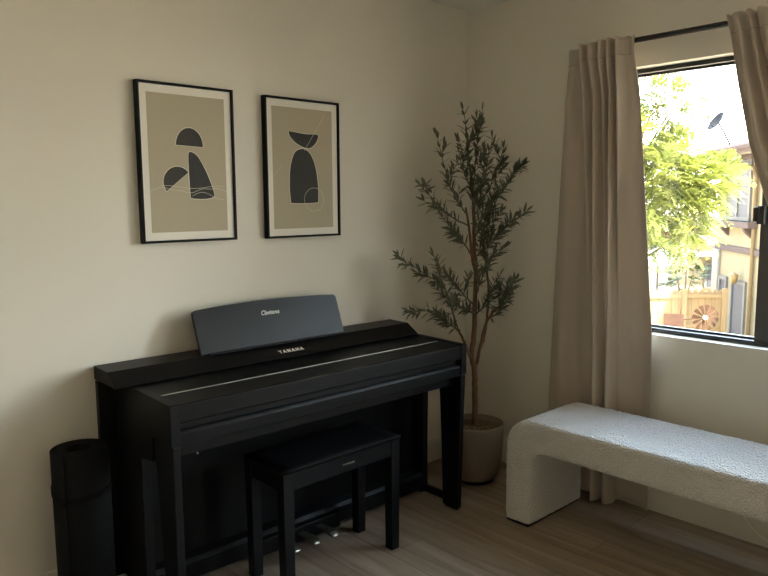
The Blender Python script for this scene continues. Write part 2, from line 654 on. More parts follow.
curtain('curtain', [(2.136, topR), (2.06, squeeze(-1.428, -1.85, .8)), (1.888, squeeze(-1.461, -1.9, 1.0)), (1.655, squeeze(-1.513, -2.0, 1.05)),
                          (1.412, squeeze(-1.592, -2.13, 1.05)), (1.2, squeeze(-1.74, -2.27, 1.0)), (1.0, squeeze(-2.02, -2.38, .7, -.105)),
                          (0.92, squeeze(-2.14, -2.40, .5, -.09)), (0.7, squeeze(-2.10, -2.43, .6, -.085)), (0.012, squeeze(-2.02, -2.5, .8, -.085))],
        'beige curtain pulled aside to the right of the window, cut by the photo edge', 2.068)

# ------------------------------------------------------------------ digital piano
P = thing('digital_piano', 'long black upright digital piano with a raised music rest against the wall', 'piano', (-1.322, -0.27, 0), math.radians(-1.1))
HW = 0.716
for s_ in (-1, 1):
    xa, xb = (s_ * HW, s_ * (HW - 0.033))
    x0, x1 = min(xa, xb), max(xa, xb)
    bm = new()
    prism(bm, [(0.2115, 0.03), (0.2115, 0.787), (0.045, 0.787), (-0.238, 0.781), (-0.243, 0.776), (-0.243, 0.642), (-0.10, 0.642), (-0.098, 0.60),
               (-0.085, 0.553), (-0.03, 0.548), (0.0, 0.54), (0.004, 0.30), (0.004, 0.03)], 0, x0, x1)
    sp = obj('side_panel', bm, 'piano_satin', P, bevel=0.002)
    bm = new()
    a, b, t = (x0 + (0.004 if s_ < 0 else 0)), (x1 - (0.004 if s_ > 0 else 0)), s_ * 0.012
    A, B = prism(bm, [(-0.241, 0.640), (-0.241, 0.40), (-0.241, 0.010), (-0.150, 0.010), (-0.125, 0.35), (-0.10, 0.640)], 0, a, b)
    for v in A + B:
        v.co.x -= max(0, s_) * 0.024 * (0.64 - v.co.z) / 0.63
    obj('leg', bm, 'piano_satin', P, bevel=0.004)
    boxo('foot_bar', (x0 + .006 - max(0, s_) * .015, x1 - .006 - max(0, s_) * .015, -0.16, 0.01, 0.022, 0.056), 'piano_black', P, 0.003)
    boxo('foot_pad', (x0 + .004 - max(0, s_) * .024, x1 - .004 - max(0, s_) * .024, -0.235, -0.158, 0.0, 0.013), 'piano_black', P, 0.004)
    boxo('foot_pad', (x0 + .004, x1 - .004, 0.02, 0.20, 0.0, 0.031), 'piano_black', P, 0.006)
IN = HW - 0.0335
boxo('key_bed', (-IN, IN, -0.19, 0.21, 0.585, 0.645), 'piano_black', P, 0.002)
# key slip with its raised bevelled ledge
bm = new()
prism(bm, [(-0.19, 0.636), (-0.236, 0.636), (-0.238, 0.678), (-0.231, 0.687), (-0.19, 0.688)], 0, -IN, IN)
obj('key_slip', bm, 'piano_satin', P, bevel=0.002)
boxo('key_block_board', (-IN, IN, -0.212, 0.20, 0.646, 0.735), 'piano_black', P)
# closed fallboard
bm = new()
prism(bm, [(0.22, 0.740), (-0.205, 0.714), (-0.233, 0.714), (-0.238, 0.718), (-0.238, 0.774), (-0.232, 0.778), (0.05, 0.785), (0.22, 0.786)], 0, -IN + .001, IN - .001)
fb = obj('fallboard', bm, 'piano_black', P, bevel=0.0015)
bm = new()
prism(bm, [(-0.1085, 0.7800), (-0.1025, 0.7802), (-0.1025, 0.7822), (-0.1085, 0.7820)], 0, -0.680, 0.668)
obj('silver_strip', bm, 'silver', fb)['label'] = 'thin silver strip along the closed lid'
# top: flat deck with a sloping panel facing the player
bm = new()
prism(bm, [(0.248, 0.789), (0.052, 0.789), (0.046, 0.793), (0.112, 0.834), (0.118, 0.838), (0.248, 0.840)], 0, -0.775, 0.693)
top = obj('top_lid', bm, 'piano_black', P, bevel=0.002)
boxo('lid_support', (-HW + .02, HW - .03, 0.075, 0.225, 0.775, 0.789), 'piano_black', P)
sl = math.atan2(0.041, 0.066)
text_mesh('lettering', 'YAMAHA', 0.024, 'letter', top, (-0.025, 0.0755, 0.8128), (sl, 0, 0), width=0.122, weight=0.0006, spacing=1.45)['label'] = 'pale capital lettering on the sloping panel'
# music rest, leaning back, with an arched top edge
bm = new()
pts = []
NW = 24
wb, wt, hh = 0.354, 0.355, 0.180
pts.append((-wb, 0)); pts.append((wb, 0))
for i in range(7):
    a_ = math.pi / 2 * i / 6
    pts.append((wt - 0.016 + 0.016 * math.cos(a_), hh - 0.016 + 0.016 * math.sin(a_)))
for i in range(1, NW):
    t = 1 - 2 * i / NW
    pts.append(((wt - 0.016) * t, hh + 0.012 * (1 - t * t)))
for i in range(7):
    a_ = math.pi / 2 + math.pi / 2 * i / 6
    pts.append((-wt + 0.016 + 0.016 * math.cos(a_), hh - 0.016 + 0.016 * math.sin(a_)))
prism(bm, pts, 1, 0, 0.012)
mr = obj('music_rest', bm, 'rest_black', P, loc=(-0.057, 0.122, 0.841), bevel=0.0015)
mr.rotation_euler = (math.radians(-21), 0, 0)
text_mesh('lettering', 'Clavinova', 0.028, 'letter', mr, (-0.008, -0.0012, 0.135), (math.pi / 2, 0, 0), shear=0.35, width=0.088)['label'] = 'small italic lettering near the top of the rest'
boxo('rest_ledge', (-0.385, 0.295, 0.104, 0.121, 0.839, 0.846), 'piano_black', P, 0.002)
for x in (-0.28, 0.22):
    boxo('rest_hinge', (x - .02, x + .02, 0.142, 0.165, 0.839, 0.85), 'piano_black', P, 0.002)
# lower back board, bottom board, pedals
boxo('back_board', (-0.776, HW - .015, 0.212, 0.240, 0.03, 0.786), 'piano_black', P, 0.002)
boxo('kick_panel', (-IN, IN, 0.06, 0.078, 0.10, 0.60), 'piano_black', P)
bm = new()
prism(bm, [(0.08, 0.022), (0.012, 0.022), (0.002, 0.03), (0.002, 0.094), (0.014, 0.108), (0.08, 0.110)], 0, -IN, IN)
obj('bottom_board', bm, 'piano_satin', P, bevel=0.002)
PX = -0.063
boxo('pedal_box', (PX - 0.21, PX + 0.21, -0.018, 0.004, 0.018, 0.085), 'piano_black', P, 0.004)
for k in (-1, 0, 1):
    bm = new()
    prof = [(0.0, 0.058), (-0.05, 0.066), (-0.09, 0.069), (-0.118, 0.065), (-0.132, 0.056), (-0.134, 0.049), (-0.12, 0.053), (-0.09, 0.058), (-0.05, 0.056), (0.0, 0.048)]
    A, B = prism(bm, prof, 0, PX + k * 0.095 - 0.013, PX + k * 0.095 + 0.013)
    for v in A + B:
        if v.co.y < -0.07:
            v.co.x += (v.co.x - (PX + k * 0.095)) * 0.5
        if v.co.y < -0.125:
            v.co.x -= (v.co.x - (PX + k * 0.095)) * 0.4
    obj('pedal', bm, 'pedal_brass', P, bevel=0.003)['label'] = 'metal foot pedal'
bm = new()
lathe(bm, [(0, 0), (0.004, 0), (0.004, 0.003), (0, 0.009)], 12)
obj('screw', bm, 'silver', P, loc=(-0.60, -0.19, 0.581))

# ------------------------------------------------------------------ stool in front of the piano
S = thing('piano_stool', 'black rectangular piano stool tucked under the keyboard', 'stool', (-1.385, -0.458, 0), 0)
SWX, SWY = 0.287, 0.128
bm = new()
N_ = 12
grid = {}
for i in range(N_ + 1):
    for j in range(N_ + 1):
        u_, v_ = 2 * i / N_ - 1, 2 * j / N_ - 1
        z = 0.482 + 0.010 * (1 - u_ ** 4) * (1 - v_ ** 4)
        grid[i, j] = bm.verts.new((u_ * (SWX + .002), v_ * (SWY + .002), z))
for i in range(N_):
    for j in range(N_):
        bm.faces.new((grid[i, j], grid[i + 1, j], grid[i + 1, j + 1], grid[i, j + 1])).smooth = True
be = [e_ for e_ in bm.edges if e_.is_boundary]
ex = bmesh.ops.extrude_edge_only(bm, edges=be)
bmesh.ops.translate(bm, verts=[v for v in ex['geom'] if isinstance(v, bmesh.types.BMVert)], vec=(0, 0, -0.012))
be = [e_ for e_ in bm.edges if e_.is_boundary]
bmesh.ops.contextual_create(bm, geom=be)
obj('seat', bm, 'vinyl', S)
ap = 0.022
fa = boxo('apron', (-SWX + .046, SWX - .046, -SWY + .003, -SWY + .003 + ap, 0.403, 0.472), 'piano_satin', S, 0.002)
boxo('apron', (-SWX + .046, SWX - .046, SWY - .003 - ap, SWY - .003, 0.403, 0.472), 'piano_satin', S, 0.002)
boxo('apron', (-SWX + .003, -SWX + .003 + ap, -SWY + .046, SWY - .046, 0.403, 0.472), 'piano_satin', S, 0.002)
boxo('apron', (SWX - .003 - ap, SWX - .003, -SWY + .046, SWY - .046, 0.403, 0.472), 'piano_satin', S, 0.002)
for sx_ in (-1, 1):
    for sy_ in (-1, 1):
        bm = new()
        x, y = sx_ * (SWX - .023), sy_ * (SWY - .023)
        A = box(bm, x - .023, x + .023, y - .023, y + .023, 0, 0.4715)
        for v in A:
            if v.co.z < 0.1:
                v.co.x += (x - v.co.x) * 0.12
                v.co.y += (y - v.co.y) * 0.12
        obj('leg', bm, 'piano_satin', S, bevel=0.002)
text_mesh('lettering', 'YAMAHA', 0.012, 'silver', fa, (0.016, -SWY + .0026, 0.435), (math.pi / 2, 0, 0), width=0.062)['label'] = 'tiny capital lettering on the apron'

# ------------------------------------------------------------------ rolled mat
R_ = thing('exercise_mat', 'black rolled foam mat standing on end left of the piano', 'mat', (-2.205, -0.150, 0))
bm = new()
th, gap = 0.0085, 0.0026
turns = 5.0
a0 = 0.034
n_ = 300
inner, outer = [], []
for i in range(n_ + 1):
    f_ = i / n_
    ang = -2 * math.pi * turns * (1 - f_) + math.radians(215)
    rr = a0 + (th + gap) * turns * f_
    inner.append((rr * math.cos(ang), rr * math.sin(ang)))
    outer.append(((rr + th) * math.cos(ang), (rr + th) * math.sin(ang)))
MH = 0.597
vi0 = [bm.verts.new((*p, 0.0)) for p in inner]
vo0 = [bm.verts.new((*p, 0.0)) for p in outer]
vi1 = [bm.verts.new((*p, MH)) for p in inner]
vo1 = [bm.verts.new((*p, MH)) for p in outer]
for i in range(n_):
    bm.faces.new((vi1[i], vo1[i], vo1[i + 1], vi1[i + 1]))
    bm.faces.new((vi0[i], vi0[i + 1], vo0[i + 1], vo0[i]))
    bm.faces.new((vo0[i], vo0[i + 1], vo1[i + 1], vo1[i])).smooth = True
    bm.faces.new((vi0[i], vi1[i], vi1[i + 1], vi0[i + 1])).smooth = True
bm.faces.new((vi0[0], vo0[0], vo1[0], vi1[0]))
bm.faces.new((vi0[-1], vi1[-1], vo1[-1], vo0[-1]))
obj('roll', bm, 'mat_foam', R_, bevel=0.0015)
ro = a0 + (th + gap) * turns + th
bm = new()
nr = 64
for i in range(nr):
    pass
ringv = []
for i in range(nr):
    a_ = 2 * math.pi * i / nr
    rs_ = ro - (th + gap) * (((math.radians(215) - a_) % (2 * math.pi)) / (2 * math.pi))
    zc = 0.462 - 0.022 * math.cos(a_ - math.radians(-120)) + 0.006 * math.sin(3 * a_)
    sec = [(rs_ - .0005, zc - .010), (rs_ + .0032, zc - .009), (rs_ + .0032, zc + .009), (rs_ - .0005, zc + .010)]
    ringv.append([bm.verts.new((r__ * math.cos(a_), r__ * math.sin(a_), z)) for r__, z in sec])
for i in range(nr):
    a_, b_ = ringv[i], ringv[(i + 1) % nr]
    for k in range(4):
        bm.faces.new((a_[k], b_[k], b_[(k + 1) % 4], a_[(k + 1) % 4])).smooth = False
obj('strap', bm, 'strap', R_)


# ------------------------------------------------------------------ framed prints
def poly_flat(bm, pts, y, mi):
    vs_ = [bm.verts.new((p[0], y, p[1])) for p in pts]
    f = bm.faces.new(vs_)
    f.material_index = mi


def line_flat(bm, pts, y, wd, mi):
    L, Rr = [], []
    for i, p in enumerate(pts):
        a, b = pts[max(0, i - 1)], pts[min(len(pts) - 1, i + 1)]
        d = V((b[0] - a[0], b[1] - a[1])).normalized()
        n2 = V((-d.y, d.x)) * wd / 2
        L.append(bm.verts.new((p[0] + n2.x, y, p[1] + n2.y)))
        Rr.append(bm.verts.new((p[0] - n2.x, y, p[1] - n2.y)))
    for i in range(len(pts) - 1):
        bm.faces.new((L[i], L[i + 1], Rr[i + 1], Rr[i])).material_index = mi


def picture(label, xc, zc, shapes, lines):
    """frame 0.404 x 0.602; shapes and lines in metres from the centre of the print"""
    T_ = thing('framed_print', label, 'picture', (xc, 0, zc))
    w2, h2, fw_, d0, d1 = 0.202, 0.301, 0.0095, -0.030, -0.002
    for nm, dm in (('frame_rail', (-w2, w2, d0, d1, h2 - fw_, h2)), ('frame_rail', (-w2, w2, d0, d1, -h2, -h2 + fw_)),
                   ('frame_stile', (-w2, -w2 + fw_, d0, d1, -h2 + fw_, h2 - fw_)), ('frame_stile', (w2 - fw_, w2, d0, d1, -h2 + fw_, h2 - fw_))):
        boxo(nm, dm, 'frame_black', T_, 0.0008)
    boxo('mount_board', (-w2 + fw_, w2 - fw_, -0.021, -0.004, -h2 + fw_, h2 - fw_), 'mount_white', T_)
    bm = new()
    pw, ph = 0.163, 0.261
    box(bm, -pw, pw, -0.0216, -0.0209, -ph, ph)
    for s in shapes:
        cx_ = sum(p[0] for p in s) / len(s)
        cz_ = sum(p[1] for p in s) / len(s)
        ol = []
        for p in s:
            d = V((p[0] - cx_, p[1] - cz_))
            d = d * (1 + 0.0035 / d.length)
            ol.append((cx_ + d.x, cz_ + d.y))
        poly_flat(bm, ol, -0.0217, 2)
        poly_flat(bm, s, -0.0218, 1)
    for l, wd in lines:
        line_flat(bm, l, -0.0219, wd, 2)
    pr = obj('print', bm, ['print_tan', 'ink', 'ink_white'], T_, fix=False)
    return T_


def smooth_poly(pts, per=6):
    n = len(pts)
    ext = [pts[-1]] + pts + [pts[0], pts[1]]
    res = []
    for i in range(1, n + 1):
        p0, p1, p2, p3 = ext[i - 1], ext[i], ext[i + 1], ext[i + 2]
        for k in range(per):
            t = k / per
            res.append(tuple(0.5 * (2 * b + (c - a) * t + (2 * a - 5 * b + 4 * c - d) * t * t + (3 * b - a - 3 * c + d) * t ** 3) for a, b, c, d in zip(p0, p1, p2, p3)))
    return res


def dome(cx_, cz_, a, b, ang=0, n=22):
    """upper half ellipse with flat base"""
    r_ = []
    for i in range(n + 1):
        t = math.pi * i / n
        x, z = a * math.cos(t), b * math.sin(t)
        r_.append((cx_ + x * math.cos(ang) - z * math.sin(ang), cz_ + x * math.sin(ang) + z * math.cos(ang)))
    return r_


# first picture
sh1 = [dome(0.006, 0.070, 0.0575, 0.069, math.radians(-2), 22),
       dome(-0.050, -0.068, 0.0590, 0.057, math.radians(38), 22),
       smooth_poly([(0.002, -0.118), (-0.001, -0.02), (0.000, 0.040), (0.014, 0.047), (0.040, 0.030), (0.070, -0.02), (0.092, -0.07), (0.106, -0.115), (0.100, -0.128), (0.06, -0.134), (0.008, -0.131)], 5)]
ln1 = [([(-0.160 + 0.32 * i / 30, -0.10 + 0.008 * math.sin(i * 0.33) - 0.003 * math.cos(i * 0.8)) for i in range(31)], 0.0014),
       ([(-0.12 + 0.272 * i / 30, -0.088 + 0.005 * math.sin(i * 0.25 + 1)) for i in range(31)], 0.0012),
       ([(0.01 + 0.142 * i / 20, -0.122 + 0.014 * math.sin(i * 0.26)) for i in range(21)], 0.0012)]
picture('black framed print of three dark stacked shapes, nearer the left photo edge', -1.688, 1.576, sh1, ln1)
mv = lambda pts, dx, dz, sx=1.0: [(p[0] * sx + dx, p[1] + dz) for p in pts]
sh2 = [smooth_poly([(-0.090, 0.136), (-0.085, 0.140), (0.0, 0.133), (0.062, 0.134), (0.070, 0.122), (0.052, 0.092), (0.022, 0.073), (-0.012, 0.075), (-0.055, 0.093), (-0.084, 0.119)], 5),
       smooth_poly([(-0.088, -0.145), (-0.094, -0.08), (-0.088, 0.0), (-0.065, 0.050), (-0.035, 0.067), (0.0, 0.068), (0.035, 0.048), (0.062, 0.0), (0.074, -0.08), (0.073, -0.140), (0.066, -0.150), (-0.005, -0.153), (-0.080, -0.152)], 5)]
ln2 = [([(0.103 - 0.117 * i / 10, 0.222 - 0.165 * i / 10) for i in range(11)], 0.0016),
       ([(0.047 + 0.055 * math.cos(2 * math.pi * i / 40), -0.141 + 0.052 * math.sin(2 * math.pi * i / 40)) for i in range(41)], 0.0016),
       ([(-0.156, -0.046), (-0.115, -0.005)], 0.0014)]
sh2 = [mv(sh2[0], 0.014, 0.019), mv([(x, z * (1.0 if z < 0 else 1.22)) for x, z in sh2[1]], 0.010, 0.002, 0.93)]
ln2 = [(mv(ln2[0][0], 0.020, 0.022), .0015), (mv(ln2[1][0], 0.009, 0.006), .0015), (mv(ln2[2][0], -.004, 0.014), .0012)]
picture('black framed print of a dark vase-like figure, nearer the room corner', -1.134, 1.573, sh2, ln2)

# ------------------------------------------------------------------ boucle bench
B = thing('bouclé_bench'.replace('é', 'e'), 'white curly-textured waterfall bench standing under the window', 'bench', (-0.362, -0.724, 0))
BL, BT, BH = 1.40, 0.136, 0.484


def arc(cx_, cz_, r_, a0_, a1_, n):
    return [(cx_ + r_ * math.cos(a0_ + (a1_ - a0_) * i / n), cz_ + r_ * math.sin(a0_ + (a1_ - a0_) * i / n)) for i in range(n + 1)]


prof = []
prof += [(0, 0.009)]
prof += arc(-0.135, BH - 0.135, 0.135, 0, math.pi / 2, 12)
prof += arc(-BL + 0.135, BH - 0.135, 0.135, math.pi / 2, math.pi, 12)
prof += [(-BL, 0.009), (-BL + BT, 0.009)]
prof += arc(-BL + BT + 0.055, BH - BT - 0.055, 0.055, math.pi, math.pi / 2, 8)
prof += arc(-BT - 0.055, BH - BT - 0.055, 0.055, math.pi / 2, 0, 8)
prof += [(-BT, 0.009)]
bm = new()
prism(bm, prof, 0, -0.215, 0.212)
bb_ = obj('upholstery', bm, 'boucle', B)
bb_.modifiers.new('bevel', 'BEVEL')
md = bb_.modifiers['bevel']
md.width = 0.02
md.segments = 4
md.limit_method = 'ANGLE'
md.angle_limit = math.radians(50)
rm = bb_.modifiers.new('remesh', 'REMESH')
rm.mode = 'VOXEL'
rm.voxel_size = 0.005
rm.use_smooth_shade = True
tex = bpy.data.textures.new('curls', 'VORONOI')
tex.noise_scale = 0.011
ds = bb_.modifiers.new('curls', 'DISPLACE')
ds.texture = tex
ds.strength = 0.005
ds.mid_level = 0.5
for y in (-0.01, -BL + BT - 0.01):
    boxo('foot_shade_glide', (-0.205, 0.20, y - BT + 0.022, y, 0, 0.012), 'glide_shade', B, 0.002)  # dark strip under each bench leg, drawn as the shadow gap

# ------------------------------------------------------------------ olive tree in its pot
random.seed(11)
O = thing('potted_olive_tree', 'tall slender olive tree in a taupe pot in the room corner', 'potted tree', (-0.30, -0.325, 0))
bm = new()
lathe(bm, [(0, 0.012), (0.085, 0.012), (0.105, 0.018), (0.120, 0.035), (0.130, 0.07), (0.1375, 0.13), (0.1435, 0.22), (0.146, 0.295), (0.145, 0.30), (0.138, 0.30),
           (0.136, 0.295), (0.134, 0.25), (0.0, 0.25)], 64)
pot = obj('pot', bm, 'pot_clay', O)
bm = new()
lathe(bm, [(0, 0), (0.098, 0), (0.098, 0.014), (0, 0.014)], 40)
obj('pot_foot', bm, 'pot_base', O)
bm = new()
rings = []
for i in range(15):
    r_ = 0.1335 * i / 14
    rings.append([bm.verts.new((r_ * math.cos(2 * math.pi * k / 48), r_ * math.sin(2 * math.pi * k / 48),
                                0.272 + 0.012 * (1 - (i / 14) ** 2) + (random.random() - .5) * 0.009)) for k in range(48)] if i else [bm.verts.new((0, 0, .284))])
for i in range(14):
    for k in range(48):
        k2 = (k + 1) % 48
        if i == 0:
            bm.faces.new((rings[0][0], rings[1][k], rings[1][k2]))
        else:
            bm.faces.new((rings[i][k], rings[i + 1][k], rings[i + 1][k2], rings[i][k2]))
obj('moss', bm, 'moss', O)

AX = V((0.7287, -0.6849, 0))      # across
DP = V((0.6849, 0.7287, 0))       # away


def LP(u_, z, d=0.0):
    return AX * u_ + DP * d + V((0, 0, z))


def jitter_path(pts, per=5, amp=0.004):
    dense = catmull([tuple(p) for p in pts], per)
    return [V(p) + V((random.uniform(-amp, amp), random.uniform(-amp, amp), 0)) if 0 < i < len(dense) - 1 else V(p) for i, p in enumerate(dense)]


def leaf(bm, base, d, nrm, L, wd):
    d = d.normalized()
    side = d.cross(nrm).normalized()
    nrm = side.cross(d).normalized()
    stations = [(0.0, 0.10), (0.18, 0.62), (0.45, 1.0), (0.72, 0.72), (0.9, 0.32), (1.0, 0.02)]
    rows = []
    curl = random.uniform(-0.18, 0.10)
    for t, ww in stations:
        c = base + d * (L * t) + nrm * (curl * L * t * t)
        rows.append((bm.verts.new(c - side * wd * ww + nrm * wd * ww * 0.35), bm.verts.new(c), bm.verts.new(c + side * wd * ww + nrm * wd * ww * 0.35)))
    for a, b in zip(rows, rows[1:]):
        for k in (0, 1):
            bm.faces.new((a[k], a[k + 1], b[k + 1], b[k])).smooth = True


def leafy(bmT, bmL, path, r0, r1, start, step=0.029, L=(0.046, 0.066), twigs=0):
    n = len(path)
    tube(bmT, path, [r0 + (r1 - r0) * i / (n - 1) for i in range(n)], 6)
    # walk along and drop leaf pairs
    dist = 0
    acc = 0
    total = sum((path[i + 1] - path[i]).length for i in range(n - 1))
    ph = random.uniform(0, 6.28)
    for i in range(n - 1):
        seg = path[i + 1] - path[i]
        l = seg.length
        d = seg.normalized()
        o1 = d.orthogonal().normalized()
        o2 = d.cross(o1)
        pos = 0
        while pos < l:
            if dist + pos >= start * total:
                ph += math.pi / 2 + random.uniform(-0.4, 0.4)
                for s in (0, math.pi):
                    if random.random() < 0.12:
                        continue
                    outd = o1 * math.cos(ph + s) + o2 * math.sin(ph + s)
                    f_ = (dist + pos) / total
                    ld = d * random.uniform(0.35, 1.0) + outd * random.uniform(0.7, 1.1) + V((0, 0, random.uniform(-0.1, 0.3)))
                    sz = random.uniform(*L) * (1.0 if f_ < 0.8 else 0.8)
                    leaf(bmL, path[i] + d * pos, ld, d + V((0, 0, 0.4)), sz, sz * random.uniform(0.115, 0.16))
            pos += step * random.uniform(0.8, 1.25)
        dist += l
    ld = (path[-1] - path[-2])
    for k in range(2):
        leaf(bmL, path[-1], ld.normalized() + V((random.uniform(-.3, .3), random.uniform(-.3, .3), 0)), V((random.uniform(-1, 1), random.uniform(-1, 1), .4)), 0.045, 0.006)


PXM = 3.62 / 703.8


def U(px, py, d=0.0):
    """plant-plane metres: 474 is the trunk line, 200 the eye level"""
    px = 474.5 + (px - 474.5) * (0.81 if px > 474.5 else 0.98)
    py = py + max(0, 200 - py) * 0.09
    return LP((px - 474.5) * PXM, 1.427 - (py - 199.0) * PXM * 1.008, d)


trunkpts = [U(474, 424), U(474.5, 405), U(474, 385), U(473.5, 366), U(470.5, 349, -.01), U(472.5, 325, -.01), U(473, 297), U(474, 270), U(472.5, 250), U(471.5, 214), U(470.5, 190)]
bm = new()
pth = jitter_path(trunkpts, 5, 0.002)
n = len(pth)
tube(bm, pth, [0.017 + (0.008 - 0.017) * i / (n - 1) for i in range(n)], 10)
obj('trunk', bm, 'bark', O)
stems = [
    [U(473.5, 366), U(477, 355, .015), U(480, 344, .02), U(485, 334, .03), U(489, 314, .04), U(491, 290, .04), U(487, 262, .03), U(483, 240, .0)],
    [U(472, 358), U(466, 343, -.03), U(459, 328, -.06), U(455, 320, -.08)],
    [U(474, 268), U(469, 250, -.02), U(465.5, 222, -.04), U(462, 205, -.05)],
    [U(476.5, 357, .01), U(480, 335, -.03), U(484, 318, -.05), U(492, 305, -.07), U(500, 298, -.08)],
]
for s in stems:
    bm = new()
    pth = jitter_path(s, 5, 0.002)
    n = len(pth)
    tube(bm, pth, [0.0085 + (0.005 - 0.0085) * i / (n - 1) for i in range(n)], 8)
    obj('stem', bm, 'bark', O)
branches = [
    # (control points, leaf start fraction)
    ([U(470.5, 195), U(467, 165, -.02), U(464, 135, -.04), U(459, 107, -.05)], 0.05),
    ([U(470.5, 190), U(473, 160, .02), U(476, 130, .0), U(479, 107, -.02)], 0.05),
    ([U(464, 212, -.05), U(452, 195, -.06), U(443, 172, -.06), U(437, 150, -.07), U(434, 133, -.08)], 0.10),
    ([U(465, 222, -.04), U(452, 216, -.08), U(438, 205, -.10), U(426, 193, -.11), U(418, 183, -.12)], 0.12),
    ([U(471.5, 214), U(482, 196, .0), U(491, 178, -.03), U(498, 160, -.05), U(502, 146, -.06)], 0.10),
    ([U(473, 232), U(487, 213, -.03), U(499, 192, -.06), U(508, 177, -.08), U(515, 168, -.09)], 0.15),
    ([U(474, 252), U(489, 240, -.05), U(501, 227, -.09), U(512, 218, -.11), U(521, 213, -.12)], 0.18),
    ([U(455, 320, -.08), U(447, 296, -.14), U(437, 275, -.18), U(424, 267, -.20), U(411, 258, -.22), U(403, 256, -.23)], 0.15),
    ([U(440, 280, -.17), U(434, 262, -.18), U(429, 247, -.19)], 0.1),
    ([U(455, 322, -.08), U(446, 313, -.14), U(435, 306, -.18), U(423, 299, -.2), U(410, 299, -.21)], 0.1),
    ([U(473, 300), U(463, 290, -.04), U(455, 280, -.06), U(445, 268, -.09)], 0.15),
    ([U(500, 298, -.08), U(506, 289, -.09), U(511, 282, -.1), U(514, 275, -.1)], 0.0),
    ([U(489, 314, .02), U(497, 308, -.03), U(503, 298, -.06), U(508, 290, -.07)], 0.1),
    ([U(483, 240, .0), U(485, 220, -.02), U(489, 203, -.03), U(494, 185, -.04)], 0.05),
    ([U(490, 275, .03), U(485, 252, .0), U(480, 236, -.03), U(477, 218, -.05)], 0.1),
    ([U(470.5, 200), U(466, 183, -.04), U(459, 168, -.06), U(455, 150, -.07)], 0.05),
    ([U(471, 205), U(476, 185, -.05), U(483, 165, -.06), U(487, 145, -.06)], 0.05),
    ([U(473, 292), U(478, 275, -.06), U(484, 258, -.09), U(492, 246, -.1)], 0.1),
    ([U(473, 310), U(481, 298, -.07), U(487, 284, -.1), U(498, 268, -.12)], 0.1),
    ([U(473, 310), U(465, 302, -.06), U(458, 300, -.1), U(450, 290, -.12)], 0.1),
    ([U(469, 250, -.02), U(460, 238, -.06), U(448, 226, -.09), U(440, 214, -.1)], 0.2),
    ([U(472, 235), U(476, 222, -.06), U(478, 205, -.09), U(474, 185, -.1)], 0.1),
]
for cps, st in branches:
    bmT, bmL = new(), new()
    pth = jitter_path(cps, 4, 0.004)
    leafy(bmT, bmL, pth, 0.0042, 0.0014, st)
    for i in range(3, len(pth) - 2, 2):
        if random.random() < 0.62:
            d = (pth[i + 1] - pth[i]).normalized()
            a_ = random.uniform(0, 6.28)
            sd = AX * math.cos(a_) + DP * math.sin(a_) * 0.8 + V((0, 0, random.uniform(-.2, .4)))
            tw_ = (d * random.uniform(.7, 1.1) + sd * random.uniform(.5, .9)).normalized()
            L_ = random.uniform(0.05, 0.12)
            tp = [pth[i], pth[i] + tw_ * L_ * .5 + V((0, 0, .004)), pth[i] + tw_ * L_ + V((0, 0, .012))]
            if all(p.x - 0.30 < -0.03 and p.y - 0.325 < -0.03 for p in tp):
                leafy(bmT, bmL, jitter_path(tp, 2, 0.002), 0.002, 0.001, 0.15, 0.019)
    br = obj('branch', bmT, 'twig', O)
    obj('foliage', bmL, 'leaf', br, fix=False)

# ------------------------------------------------------------------ white cord by the wall
bm = new()
cp = catmull([(-0.020, -1.50, 0.20), (-0.022, -1.545, 0.11), (-0.024, -1.60, 0.058), (-0.028, -1.65, 0.035), (-0.035, -1.75, 0.012), (-0.05, -1.9, 0.0035), (-0.06, -2.1, 0.0035)], 6)
tube(bm, cp, 0.0034, 8)
tag(obj('cord', bm, 'cord_white'), 'thin white cord drooping to the floor under the window', 'cord')

# ================================================================== OUTSIDE
GZ = -2.4
bm = new()
box(bm, -25, 60, -40, 45, GZ - 0.2, GZ)
struct(obj('ground', bm, 'patio'))

# ---- neighbour's two-storey house
HA = V((15.5, 4.72, 0))
ang_h = math.atan2(-0.6392, -0.769)       # local +x runs along the facade towards the viewer's right
Hs = thing('house', 'two-storey tan stucco house with mauve trim seen through the window', 'house', (15.5, 4.72, GZ), ang_h)
# local: x along facade, y: +y = away from the viewer side ... facade at y = 0
HZ = 4.95


def hb(name, dims, m, par=None, bev=0.0):
    return boxo(name, dims, m, par or Hs, bev)


# local +y is (-sin, cos) of ang_h = (0.639,-0.769): away from the viewer
bm = new()
box(bm, 0, 7, 0, 7, 0, HZ)
hb_w = obj('wall', bm, 'stucco', Hs)
hb('belt_course', (-0.04, 7.04, -0.05, 0.01, 2.58, 2.72), 'trim_mauve', None, 0.01)
hb('fascia', (0.25, 7.4, -0.5, -0.44, 4.83, 5.02), 'trim_mauve', None, 0.01)
hb('soffit', (-0.4, 7.4, -0.44, 0.0, 4.84, 4.90), 'stucco_pale')
bm = new()
prism(bm, [(-0.55, 4.98), (3.5, 6.5), (7.5, 4.98), (7.5, 4.90), (3.5, 6.4), (-0.55, 4.90)], 0, 0.25, 7.4)
obj('roof', bm, 'shingle', Hs)


